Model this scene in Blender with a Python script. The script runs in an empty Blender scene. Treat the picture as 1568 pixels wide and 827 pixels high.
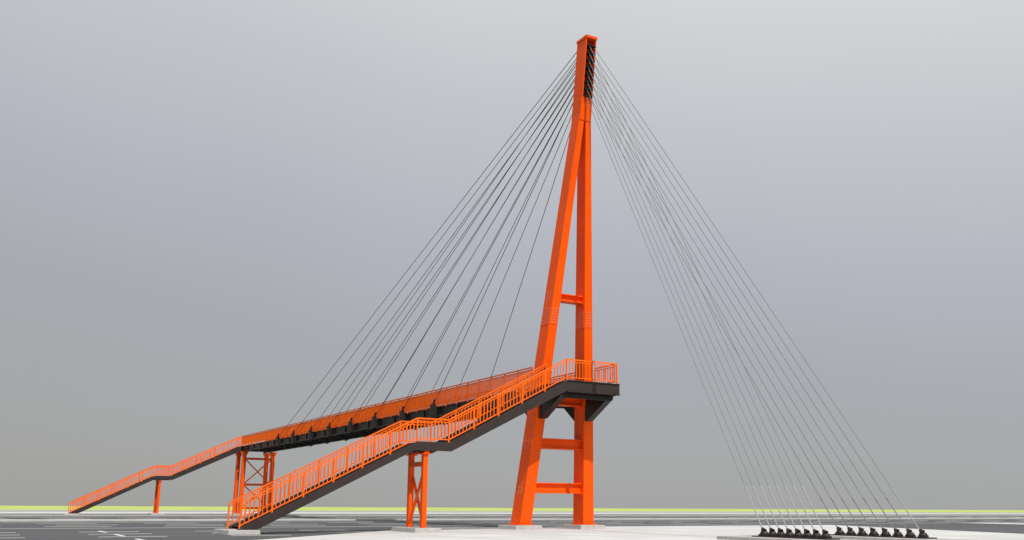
import bpy, bmesh, math, random
from mathutils import Vector, Matrix
ZOOM=None
random.seed(4)
sc=bpy.context.scene
D=bpy.data
# ---------------------------------------------------------------- materials
def mat(name,col,rough=.6,metal=0,var=.12,scale=3.,bump=0.,bscale=40.,spec=.5,stretch=None,joints=None):
    m=D.materials.new(name);m.use_nodes=True
    nt=m.node_tree;N=nt.nodes;L=nt.links
    b=N['Principled BSDF'];b.inputs['Roughness'].default_value=rough;b.inputs['Metallic'].default_value=metal
    b.inputs['Specular IOR Level'].default_value=spec
    tc=N.new('ShaderNodeTexCoord');src=tc.outputs['Object']
    base=src
    if stretch:
        mp=N.new('ShaderNodeMapping');mp.inputs['Scale'].default_value=stretch
        L.new(src,mp.inputs['Vector']);src=mp.outputs['Vector']
    n=N.new('ShaderNodeTexNoise');n.inputs['Scale'].default_value=scale;n.inputs['Detail'].default_value=6
    L.new(src,n.inputs['Vector'])
    r=N.new('ShaderNodeValToRGB');r.color_ramp.elements[0].position=.3;r.color_ramp.elements[1].position=.7
    r.color_ramp.elements[0].color=tuple(c*(1-var) for c in col)+(1,)
    r.color_ramp.elements[1].color=tuple(min(1,c*(1+var)) for c in col)+(1,)
    L.new(n.outputs['Fac'],r.inputs['Fac']);out=r.outputs['Color']
    if joints:
        bk=N.new('ShaderNodeTexBrick');bk.offset=0;bk.inputs['Scale'].default_value=1
        bk.inputs['Brick Width'].default_value=joints;bk.inputs['Row Height'].default_value=joints
        bk.inputs['Mortar Size'].default_value=.03;bk.inputs['Color1'].default_value=(1,1,1,1);bk.inputs['Color2'].default_value=(.9,.9,.89,1)
        bk.inputs['Mortar'].default_value=(.5,.5,.5,1)
        L.new(base,bk.inputs['Vector'])
        mx=N.new('ShaderNodeMix');mx.data_type='RGBA';mx.blend_type='MULTIPLY';mx.inputs['Factor'].default_value=1
        L.new(out,mx.inputs[6]);L.new(bk.outputs['Color'],mx.inputs[7]);out=mx.outputs[2]
    L.new(out,b.inputs['Base Color'])
    if bump:
        n2=N.new('ShaderNodeTexNoise');n2.inputs['Scale'].default_value=bscale;n2.inputs['Detail'].default_value=4
        L.new(base,n2.inputs['Vector'])
        bp=N.new('ShaderNodeBump');bp.inputs['Strength'].default_value=bump;bp.inputs['Distance'].default_value=.02
        L.new(n2.outputs['Fac'],bp.inputs['Height']);L.new(bp.outputs['Normal'],b.inputs['Normal'])
    return m
ORANGE=mat('orange_paint',(.90,.092,.0),.4,0,.07,.8,spec=.15)
RAILO=mat('orange_rail_paint',(.90,.14,.005),.5,0,.05,2,spec=.15)
BLACK=mat('dark_steel',(.020,.016,.015),.5,0,.2,2,spec=.3)
FASC=mat('brown_black_steel',(.034,.024,.022),.5,0,.15,2,spec=.3)
CABD=mat('shaded_cable',(.03,.03,.033),.5)  # unlit underside of the deck stays put into the base colour
CABL=mat('galvanised_cable',(.24,.25,.26),.5,.3,.05)
ROD=mat('steel_rod',(.30,.31,.33),.6,.0,.05,spec=.3)
CONC=mat('pedestal_concrete',(.42,.41,.39),.85,0,.14,4,.3)
BOLT=mat('bolt_steel',(.5,.46,.42),.4,.3)
PLAZA=mat('pale_paving',(.60,.60,.59),.85,0,.09,.35,.15,8,joints=3.0)
ASPH=mat('asphalt',(.078,.081,.085),.9,0,.28,.5,.4,60,stretch=(1,.06,1))
KERB=mat('kerb_concrete',(.48,.48,.46),.85,0,.1,1)
WHITE=mat('white_road_paint',(.75,.75,.73),.7,0,.1,5)
GRASS=mat('grass_turf',(.43,.52,.14),.95,0,.12,.05,spec=.1)
PAVE=mat('grey_paving',(.34,.34,.33),.9,0,.1,.4)
# ---------------------------------------------------------------- helpers
class MB:
    def __init__(s): s.v=[];s.f=[]
    def hexa(s,p):
        o=len(s.v);s.v+=[tuple(q) for q in p]
        for f in ((3,2,1,0),(4,5,6,7),(0,1,5,4),(1,2,6,5),(2,3,7,6),(3,0,4,7)): s.f.append(tuple(o+i for i in f))
    def box(s,x0,x1,y0,y1,z0,z1):
        s.hexa([(x0,y0,z0),(x1,y0,z0),(x1,y1,z0),(x0,y1,z0),(x0,y0,z1),(x1,y0,z1),(x1,y1,z1),(x0,y1,z1)])
    def beam(s,a,b,w,h,up=(0,0,1)):
        a=Vector(a);b=Vector(b);d=(b-a).normalized();up=Vector(up)
        if abs(d.dot(up))>.99: up=Vector((1,0,0))
        x=d.cross(up).normalized();u=x.cross(d).normalized()
        X=x*w/2;U=u*h/2
        s.hexa([a-X-U,a+X-U,a+X+U,a-X+U,b-X-U,b+X-U,b+X+U,b-X+U])
    def cyl(s,a,b,r,n=8,r2=None):
        if r2 is None:r2=r
        a=Vector(a);b=Vector(b);d=(b-a).normalized();up=Vector((0,0,1)) if abs(d.z)<.95 else Vector((1,0,0))
        x=d.cross(up).normalized();u=x.cross(d)
        o=len(s.v)
        for p,rr in ((a,r),(b,r2)):
            for i in range(n):
                t=2*math.pi*i/n;s.v.append(tuple(p+x*math.cos(t)*rr+u*math.sin(t)*rr))
        for i in range(n): s.f.append((o+i,o+(i+1)%n,o+n+(i+1)%n,o+n+i))
        s.f.append(tuple(o+i for i in range(n))[::-1]);s.f.append(tuple(o+n+i for i in range(n)))
    def prism(s,poly,off):
        o=len(s.v);n=len(poly);off=Vector(off)
        s.v+=[tuple(Vector(p)) for p in poly]+[tuple(Vector(p)+off) for p in poly]
        s.f.append(tuple(range(o,o+n))[::-1]);s.f.append(tuple(range(o+n,o+2*n)))
        for i in range(n): s.f.append((o+i,o+(i+1)%n,o+n+(i+1)%n,o+n+i))
    def obj(s,name,m,parent=None,bevel=0):
        me=D.meshes.new(name);me.from_pydata(s.v,[],s.f);me.update()
        bm=bmesh.new();bm.from_mesh(me);bmesh.ops.recalc_face_normals(bm,faces=bm.faces);bm.to_mesh(me);bm.free()
        me.materials.append(m);o=D.objects.new(name,me);sc.collection.objects.link(o)
        if parent:o.parent=parent
        if bevel:
            b=o.modifiers.new('bevel','BEVEL');b.width=bevel;b.segments=2;b.limit_method='ANGLE'
        return o
bridge=D.objects.new('cable_stayed_footbridge',None);sc.collection.objects.link(bridge)
# ---------------------------------------------------------------- dimensions
ZD=7.76; YN=-2.58; YF=.72; XS=5.49; XI=3.31; XF=-63.2; XFI=XF-2.18
Y1,Y2,Y3=-9.48,-11.17,-19.3; ZL=4.2; ZB=.2
CX,CY=1.5,-1.05
KZ=.967
def axis(z): return CX+4.12*z/28.1
# ---------------------------------------------------------------- pylon
pyl=MB()
A0=2.08;ZJ=24.2*KZ
def legc(s,z): return Vector((axis(z),CY+s*(A0-(A0-.2)*(z/ZJ)),z))
def legw(z): t=z/ZJ; return (1.05-.22*t,.72-.35*t)
def ring(c,wx,wy): return [(c.x-wx/2,c.y-wy/2,c.z),(c.x+wx/2,c.y-wy/2,c.z),(c.x+wx/2,c.y+wy/2,c.z),(c.x-wx/2,c.y+wy/2,c.z)]
for s in(-1,1):
    z0,z1=.22,ZJ
    pyl.hexa(ring(legc(s,z0),*legw(z0))+ring(legc(s,z1),*legw(z1)))
    for za,zb in ((11.1,12.1),):
        a=legc(s,za);b=legc(s,zb);wx,wy=legw(za)
        pyl.hexa(ring(a,wx+.03,wy-.1)+ring(b,wx+.03,wy-.1))
        pyl.hexa(ring(a,wx-.14,wy+.03)+ring(b,wx-.14,wy+.03))
for s in (-1,1):
    pyl.box(CX-.66,CX+.7,CY+s*A0-.48,CY+s*A0+.48,.222,.27)
pyl.obj('pylon_legs',ORANGE,bridge,.012)
hd=MB()
def C(z): return Vector((axis(z),CY,z))
def headring(z,x0,x1,y0,y1):
    c=C(z);return [(c.x+x0,c.y+y0,z),(c.x+x1,c.y+y0,z),(c.x+x1,c.y+y1,z),(c.x+x0,c.y+y1,z)]
def slab(m,za,zb,x0,x1,y0,y1): m.hexa(headring(za,x0,x1,y0,y1)+headring(zb,x0,x1,y0,y1))
slab(hd,23.0,24.4,-.46,.46,-.385,.385)
slab(hd,24.4,27.9,-.48,.02,-.36,.36)
slab(hd,24.4,27.9,.02,.50,-.36,-.30)
slab(hd,24.4,27.9,.02,.50,.30,.36)
slab(hd,27.9,28.06,-.52,.54,-.40,.40)
hd.obj('pylon_head',ORANGE,bridge,.012)
an=MB()
zt=[27.75-.43*i for i in range(8)]
for z in zt:
    for s in (-1,1):
        c=C(z)
        an.cyl(c+Vector((.03,s*.15,.0)),c+Vector((.62,s*.15,-.42)),.085,8)
        an.cyl(c+Vector((-.46,s*.2,0)),c+Vector((-.66,s*.2,-.15)),.07,8)
    slab(an,z-.24,z-.2,.02,.42,-.29,.29)
an.obj('stay_anchor_sockets',BLACK,bridge)
cb=MB()
def crossbeam(z,h,w):
    a=legc(-1,z);b=legc(1,z);x=a.x
    ya=a.y+legw(z)[1]/2-.03;yb=b.y-legw(z)[1]/2+.03
    cb.box(x-w/2,x+w/2,ya,yb,z+h/2-.05,z+h/2)
    cb.box(x-w/2,x+w/2,ya,yb,z-h/2,z-h/2+.05)
    cb.box(x+w/2-.26,x+w/2-.2,ya,yb,z-h/2+.05,z+h/2-.05)
    for yy in (ya,yb-.03): cb.box(x-w/2-.06,x+w/2+.06,yy,yy+.03,z-h/2-.12,z+h/2+.12)
for z,h,w in ((2.2,.56,.7),(4.6,.56,.7),(6.95,.45,.6),(12.72,.42,.6)): crossbeam(z,h,w)
cb.obj('pylon_crossbeams',ORANGE,bridge)
bo=MB()
for s in(-1,1):
    for i in range(6):
        for j in range(4):
            z=11.2+i*.16;c=legc(s,z);wx,wy=legw(z)
            y=c.y+(j-1.5)*wy*.24
            bo.cyl((c.x+wx/2-.01,y,z),(c.x+wx/2+.045,y,z),.021,6)
            x=c.x+(j-1.5)*wx*.24
            bo.cyl((x,c.y-wy/2+.01,z),(x,c.y-wy/2-.045,z),.021,6)
    for zz in(2.2,4.6,12.72):
        for i in range(5):
            for j in range(2):
                z=zz+(i-2)*.14;c=legc(s,z);wx,wy=legw(z)
                if s<0: bo.cyl((c.x+(j-.5)*.3,c.y-wy/2+.01,z),(c.x+(j-.5)*.3,c.y-wy/2-.03,z),.024,6)
bo.obj('splice_bolts',BOLT,bridge)
pd=MB()
def ped(x,y,a,b,h):
    q=-.1
    pd.hexa([(x-a,y-b,q),(x+a,y-b,q),(x+a,y+b,q),(x-a,y+b,q),(x-a+.04,y-b+.04,h),(x+a-.04,y-b+.04,h),(x+a-.04,y+b-.04,h),(x-a+.04,y+b-.04,h)])
for s in(-1,1): ped(CX,CY+s*A0,1.0,.85,.22)
# ---------------------------------------------------------------- deck
dk=MB();fa=MB()
DY=-.94
dk.box(XFI,XS-.06,YN+.06,YF-.06,ZD-.12,ZD-.02)
for y in (YN+.14,YF-.14):
    dk.box(XFI+.1,XS-.1,y-.012,y+.012,ZD-.62,ZD-.12)
    dk.box(XFI+.1,XS-.1,y-.13,y+.13,ZD-.65,ZD-.62)
x=XF
while x<XS-1:
    dk.box(x-.06,x+.06,YN+.16,YF-.16,ZD-.5,ZD-.121)
    for y in (YN+.14,YF-.14): dk.box(x-.01,x+.01,y-.11,y+.11,ZD-.62,ZD-.12)
    dk.beam((x,YN+.16,ZD-.55),(x+2.65,YF-.16,ZD-.55),.08,.08)
    x+=2.65
dk.cyl((XF,DY,ZD-.45),(XS-.4,DY,ZD-.45),.07,8)
dk.obj('deck_girders',BLACK,bridge)
fa.box(XS-.06,XS,YN,YF+.12,ZD-.64,ZD-.01)
fa.box(XS,XS+.07,YN,YF+.12,ZD-.64,ZD-.6);fa.box(XS,XS+.07,YN,YF+.12,ZD-.05,ZD-.01)
fa.box(-1,XS-.061,YF,YF+.05,ZD-.5,ZD-.01)
fa.box(XFI-.05,XFI,YN,YF,ZD-.5,ZD-.01)
xa=[-10.9,-16.2,-21.6,-26.9,-32.3,-37.4,-42.8,-47.9]
br=MB();cd=MB()
for i,x in enumerate(xa):
    for y,s in((YN,-1),(YF,1)):
        br.prism([(x-.16,y-s*.05,ZD-.75),(x-.16,y+s*.28,ZD-.6),(x-.16,y+s*.34,ZD+.12),(x-.16,y+s*.18,ZD+.18),(x-.16,y-s*.05,ZD-.05)],(.32,0,0))
        br.cyl((x,y+s*.2,ZD-.1),(x+.28,y+s*.2,ZD+.42),.075,8)
        z=zt[7-i]-.15
        c=C(z)
        cd.cyl((x,y+s*.2,ZD),c+Vector((-.6,s*.2,0)),.022,6)
br.obj('stay_brackets',BLACK,bridge)
cd.obj('deck_stay_cables',CABD,bridge)
fb=MB()
for s in(-1,1):
    c=legc(s,7.0)
    for d,l in((1,2.1),(-1,1.5)):
        x0=c.x+d*.5
        fb.prism([(x0,c.y-.2,ZD-.66),(x0+d*l,c.y-.2,ZD-.66),(x0+d*l,c.y-.2,ZD-.8),(x0+d*.1,c.y-.2,5.9),(x0-d*.1,c.y-.2,5.9)],(0,.4,0))
for xx in (0.2,5.0):
    fb.box(xx-.1,xx+.1,YN+.1,YF-.1,ZD-.9,ZD-.66)
fb.obj('platform_brackets',BLACK,bridge)
# ---------------------------------------------------------------- railings
rl=MB()
def railing(a,b,h=1.1,sp=.2,post=1.6,first=True,last=True,w=.036):
    a=Vector(a);b=Vector(b);L=(Vector((b.x-a.x,b.y-a.y,0))).length
    Z=Vector((0,0,1))
    rl.beam(a+Z*h,b+Z*h,.07,.07)
    rl.beam(a+Z*(h-.12),b+Z*(h-.12),.035,.04)
    rl.beam(a+Z*.14,b+Z*.14,.04,.05)
    n=max(1,round(L/post))
    for i in range(n+1):
        if (i==0 and not first) or (i==n and not last): continue
        p=a.lerp(b,i/n);rl.beam(p-Z*.12,p+Z*(h-.04),.065,.065,(1,0,0))
    n=max(1,round(L/sp))
    for i in range(1,n):
        p=a.lerp(b,i/n);rl.beam(p+Z*.165,p+Z*(h-.14),w,w,(1,0,0))
e=.05
railing((XS-e,YN,ZD),(XS-e,YF,ZD),first=False)
railing((XS-e,YF,ZD),(3.35,YF,ZD),first=False);railing((1.85,YF,ZD),(XFI,YF,ZD),sp=.13,last=False)
railing((1.85,YN,ZD),(XF,YN,ZD),sp=.13,last=False,w=.04)
railing((XFI,YN,ZD),(XFI,YF,ZD),sp=.13,first=False)
# ---------------------------------------------------------------- stairs
st=MB()
def stair(xi,xo,dy=0,far=False):
    y0=YN;y1=Y1+dy;y2=Y2+dy;y3=Y3+dy
    P=[(y0,ZD),(y1,ZL),(y2,ZL),(y3,ZB)]
    for x in (xi+e,xo-e):
        for k in range(3):
            railing((x,P[k][0],P[k][1]),(x,P[k+1][0],P[k+1][1]),sp=.16 if far else .19,post=1.4,first=(k==0))
    hh=.42
    for x0,x1 in ((xi-.02,xi+.03),(xo-.03,xo+.02)):
        poly=[(x0,y0,ZD-.02),(x0,y1,ZL-.0),(x0,y2,ZL-.0),(x0,y3-.1,ZB-.02),(x0,y3+.75,ZB-.02),(x0,y2-.12,ZL-hh),(x0,y1+.12,ZL-hh),(x0,y0,ZD-.58)]
        fa.prism(poly,(x1-x0,0,0))
    for (ya,za,yb,zb) in ((y0,ZD,y1,ZL),(y2,ZL,y3,ZB)):
        n=round((za-zb)/.167)
        for i in range(1,n):
            t=i/n;y=ya+(yb-ya)*t;z=za+(zb-za)*t
            st.box(xi+.035,xo-.035,y-.15,y+.17,z-.09,z-.05)
            st.box(xi+.035,xo-.035,y+.13,y+.15,z-.05,z+.10)
    st.box(xi+.035,xo-.035,y2,y1,ZL-.1,ZL-.04)
    for y in (y2+.1,y1-.1): st.box(xi+.035,xo-.035,y-.05,y+.05,ZL-.34,ZL-.101)
    sp=MB();ys=y2+.55
    top=ZL-hh
    X=[xi+.3,xo-.3]
    for x in X:
        sp.beam((x,ys,.2),(x,ys,top-.16),.24,.26,(1,0,0))
        sp.box(x-.24,x+.24,ys-.24,ys+.24,top-.16,top-.12)
    sp.box(X[0]-.25,X[1]+.25,ys-.13,ys+.13,top-.12,top-.002)
    sp.box(X[0]+.12,X[1]-.12,ys-.09,ys+.09,top-.72,top-.5)
    sp.beam((X[0]+.1,ys-.05,.35),(X[1]-.1,ys-.05,2.6),.09,.12,(0,1,0))
    sp.beam((X[1]-.1,ys+.06,.35),(X[0]+.1,ys+.06,2.6),.09,.12,(0,1,0))
    sp.obj('landing_trestle',ORANGE,bridge,.01)
    ped((X[0]+X[1])/2,ys,1.45,.7,.2)
    ped((xi+xo)/2,y3+.15,1.4,.7,.17)
stair(XI,XS)
stair(XFI,XF,-.5,True)
st.obj('stair_treads',BLACK,bridge)
fa.obj('stair_stringers_and_fascia',FASC,bridge)
rl.obj('railings',RAILO,bridge)
# ---------------------------------------------------------------- far tower
ft=MB();tx=XF+.6
yt=[YN+.25,YF+.25]
for xx in (tx,tx-2.6):
    for y in yt:
        ft.beam((xx,y,.2),(xx,y,ZD-1.1),.42,.42,(1,0,0))
        ft.hexa([(xx-.22,y-.22,ZD-1.1),(xx+.22,y-.22,ZD-1.1),(xx+.22,y+.22,ZD-1.1),(xx-.22,y+.22,ZD-1.1),(xx-.4,y-.4,ZD-.66),(xx+.4,y-.4,ZD-.66),(xx+.4,y+.4,ZD-.66),(xx-.4,y+.4,ZD-.66)])
        ped(xx,y,.8,.8,.2)
    if xx==tx:
        for z in (.8,3.4,6.3):
            ft.box(xx-.1,xx+.1,yt[0]+.21,yt[1]-.21,z-.12,z+.12)
        for za,zb in((.9,3.3),(3.5,6.2)):
            ft.beam((xx-.04,yt[0]+.2,za),(xx-.04,yt[1]-.2,zb),.07,.13)
            ft.beam((xx+.05,yt[1]-.2,za),(xx+.05,yt[0]+.2,zb),.07,.13)
ft.obj('end_tower',ORANGE,bridge,.01)
# ---------------------------------------------------------------- backstays
bk=MB();dm=MB();rod=MB();pl=MB()
def row(y,x0,x1,s):
    for i in range(8):
        x=x0+(x1-x0)*i/7
        b=Vector((x,y,.26));t=C(zt[7-i]-.4)+Vector((.6,s*.15,0))
        d=(t-b).normalized()
        dm.cyl((x,y,.17),(x,y,.25),.17,14,.165)
        dm.cyl((x,y,.25),(x,y,.34),.165,14,.12)
        dm.cyl((x,y,.34),b+d*.22,.12,12,.05)
        dm.box(x-.02,x+.02,y-.3,y+.3,.17,.24)
        rod.cyl(b,b+d*1.9,.024,8)
        bk.cyl(b+d*1.9,t,.018,6)
        rod.cyl(b+d*1.8,b+d*2.05,.034,8)
    dm.box(x0-.35,x1+.35,y-.34,y+.34,.13,.172)
    pl.box(x0-1.6,x1+1.6,y-1.0,y+1.0,-.05,.13)
row(-2.59,19.3,22.35,-1)
row(1.96,19.0,22.95,1)
bk.obj('backstay_cables',CABL,bridge);dm.obj('backstay_anchor_sockets',BLACK,bridge,.008);rod.obj('backstay_rods',ROD,bridge)
pl.obj('backstay_anchor_slabs',CONC,bridge,.02)
pd.obj('concrete_pedestals',CONC,bridge,.02)
# ---------------------------------------------------------------- ground
def sheet(name,poly,z,m,h=0):
    b=MB()
    if h: b.prism([(x,y,z-h) for x,y in poly],(0,0,h))
    else: b.v=[(x,y,z) for x,y in poly];b.f=[tuple(range(len(poly)))]
    return b.obj(name,m)
sheet('grass_ground',[(-420,-700),(420,-700),(420,900),(-420,900)],-.03,GRASS)
sheet('asphalt_road',[(-75,-400),(90,-400),(90,600),(-75,600)],-.012,ASPH)
sheet('plaza_paving',[(13.5,-21.5),(60,-21.5),(60,9),(30,12),(18,17),(-3,26),(-3,-6.5)],.0,PLAZA,.11)
sheet('median_strip',[(-29.5,-400),(-27.5,-400),(-27.5,600),(-29.5,600)],.1,KERB,.12)
sheet('sidewalk',[(-60,-400),(-54,-400),(-54,600),(-60,600)],.1,PAVE,.12)
sheet('far_sidewalk',[(-92,-400),(-75,-400),(-75,600),(-92,600)],.08,PLAZA,.12)
sheet('far_pavement',[(-150,-400),(-92.01,-400),(-92.01,600),(-150,600)],-.01,PAVE)
sheet('side_sidewalk',[(-3,40),(90,26),(90,31),(-3,46)],.1,KERB,.12)
mk=MB()
def dash(x,y,l,w=.16): mk.box(x-w/2,x+w/2,y,y+l,-.012+.002,-.006)
for x in (-7,-11,-15,-19,-23,-33,-37,-41,-45,-49):
    y=-150+random.random()*3
    solid=x in(-7,-23,-33,-49)
    if solid: dash(x,-300,800,.22)
    else:
        while y<260: dash(x,y,3.4,.26);y+=6.2
for x in (0,3.5,7):
    y=-150
    while y<(-12 if x>0 else -10): dash(x,y,2.5,.18);y+=5
for y in (-24,-29,-34):
    xx=-2
    for k in range(14):
        mk.box(xx+.4,xx+2.9,y-.08,y+.08,-.010,-.0065);xx+=5.5
mk.obj('road_markings',WHITE)
# ---------------------------------------------------------------- world
w=D.worlds.new('World');sc.world=w;w.use_nodes=True
nt=w.node_tree;N=nt.nodes;L=nt.links
bg=N['Background'];bg.inputs['Strength'].default_value=1
SUN_AZ=math.radians(-8);EL=math.radians(48)
sky=N.new('ShaderNodeTexSky');sky.sky_type='NISHITA';sky.sun_disc=False;sky.sun_elevation=EL;sky.sun_rotation=math.pi/2-SUN_AZ
tc=N.new('ShaderNodeTexCoord');sep=N.new('ShaderNodeSeparateXYZ');L.new(tc.outputs['Generated'],sep.inputs[0])
dot=N.new('ShaderNodeVectorMath');dot.operation='DOT_PRODUCT';dot.inputs[1].default_value=(.497,.868,0);L.new(tc.outputs['Generated'],dot.inputs[0])
ma=N.new('ShaderNodeMath');ma.operation='MULTIPLY_ADD';ma.inputs[1].default_value=.13;L.new(dot.outputs['Value'],ma.inputs[0]);L.new(sep.outputs['Z'],ma.inputs[2])
nz=N.new('ShaderNodeTexNoise');nz.inputs['Scale'].default_value=1.6;nz.inputs['Detail'].default_value=2;L.new(tc.outputs['Generated'],nz.inputs['Vector'])
mb=N.new('ShaderNodeMath');mb.operation='MULTIPLY_ADD';mb.inputs[1].default_value=.10;L.new(nz.outputs['Fac'],mb.inputs[0]);L.new(ma.outputs[0],mb.inputs[2])
rp=N.new('ShaderNodeValToRGB');L.new(mb.outputs[0],rp.inputs['Fac'])
cr=rp.color_ramp
def s2l(c): return tuple(((v/255)/12.92 if v/255<.04045 else ((v/255+.055)/1.055)**2.4) for v in c)+(1,)
stops=[(0.0,(157,157,155)),(.08,(161,162,162)),(.2,(165,167,171)),(.32,(177,179,187)),(.46,(193,195,199)),(.60,(214,215,217)),(1,(232,234,238))]
cr.elements[0].position=stops[0][0];cr.elements[0].color=s2l(stops[0][1])
cr.elements[1].position=1;cr.elements[1].color=s2l(stops[-1][1])
for p,c in stops[1:-1]:
    el=cr.elements.new(p);el.color=s2l(c)
sm=N.new('ShaderNodeMix');sm.data_type='RGBA';sm.blend_type='ADD';sm.inputs['Factor'].default_value=.005
L.new(rp.outputs['Color'],sm.inputs[6]);L.new(sky.outputs['Color'],sm.inputs[7]);L.new(sm.outputs[2],bg.inputs['Color'])
sl=D.lights.new('sun','SUN');sl.energy=3.4;sl.angle=math.radians(.5);sl.color=(1,.95,.88)
so=D.objects.new('sun',sl);sc.collection.objects.link(so)
dirv=Vector((math.cos(SUN_AZ)*math.cos(EL),math.sin(SUN_AZ)*math.cos(EL),math.sin(EL)))
so.rotation_euler=dirv.to_track_quat('Z','Y').to_euler();so.location=(30,-10,40)
# ---------------------------------------------------------------- camera
cam=D.cameras.new('camera');co=D.objects.new('camera',cam);sc.collection.objects.link(co);sc.camera=co
cam.sensor_width=36;cam.lens=36*1420.13/1568;cam.clip_end=5000;cam.clip_start=.1
y=math.radians(29.774);t=math.radians(14.252);r=math.radians(.338)
Fh=Vector((-math.cos(y),math.sin(y),0));R=Vector((math.sin(y),math.cos(y),0));Z=Vector((0,0,1))
F=Fh*math.cos(t)+Z*math.sin(t);U=-Fh*math.sin(t)+Z*math.cos(t)
R2=R*math.cos(r)+U*math.sin(r);U2=U*math.cos(r)-R*math.sin(r)
M=Matrix((R2,U2,-F)).transposed().to_4x4();M.translation=Vector((46.801,-29.645,1.245));co.matrix_world=M
if ZOOM:
    k=ZOOM[2];cam.lens*=k;cam.shift_x=(ZOOM[0]-784)/1568*k;cam.shift_y=(413.5-ZOOM[1])/1568*k
sc.view_settings.view_transform='Standard';sc.view_settings.look='None';sc.view_settings.exposure=0
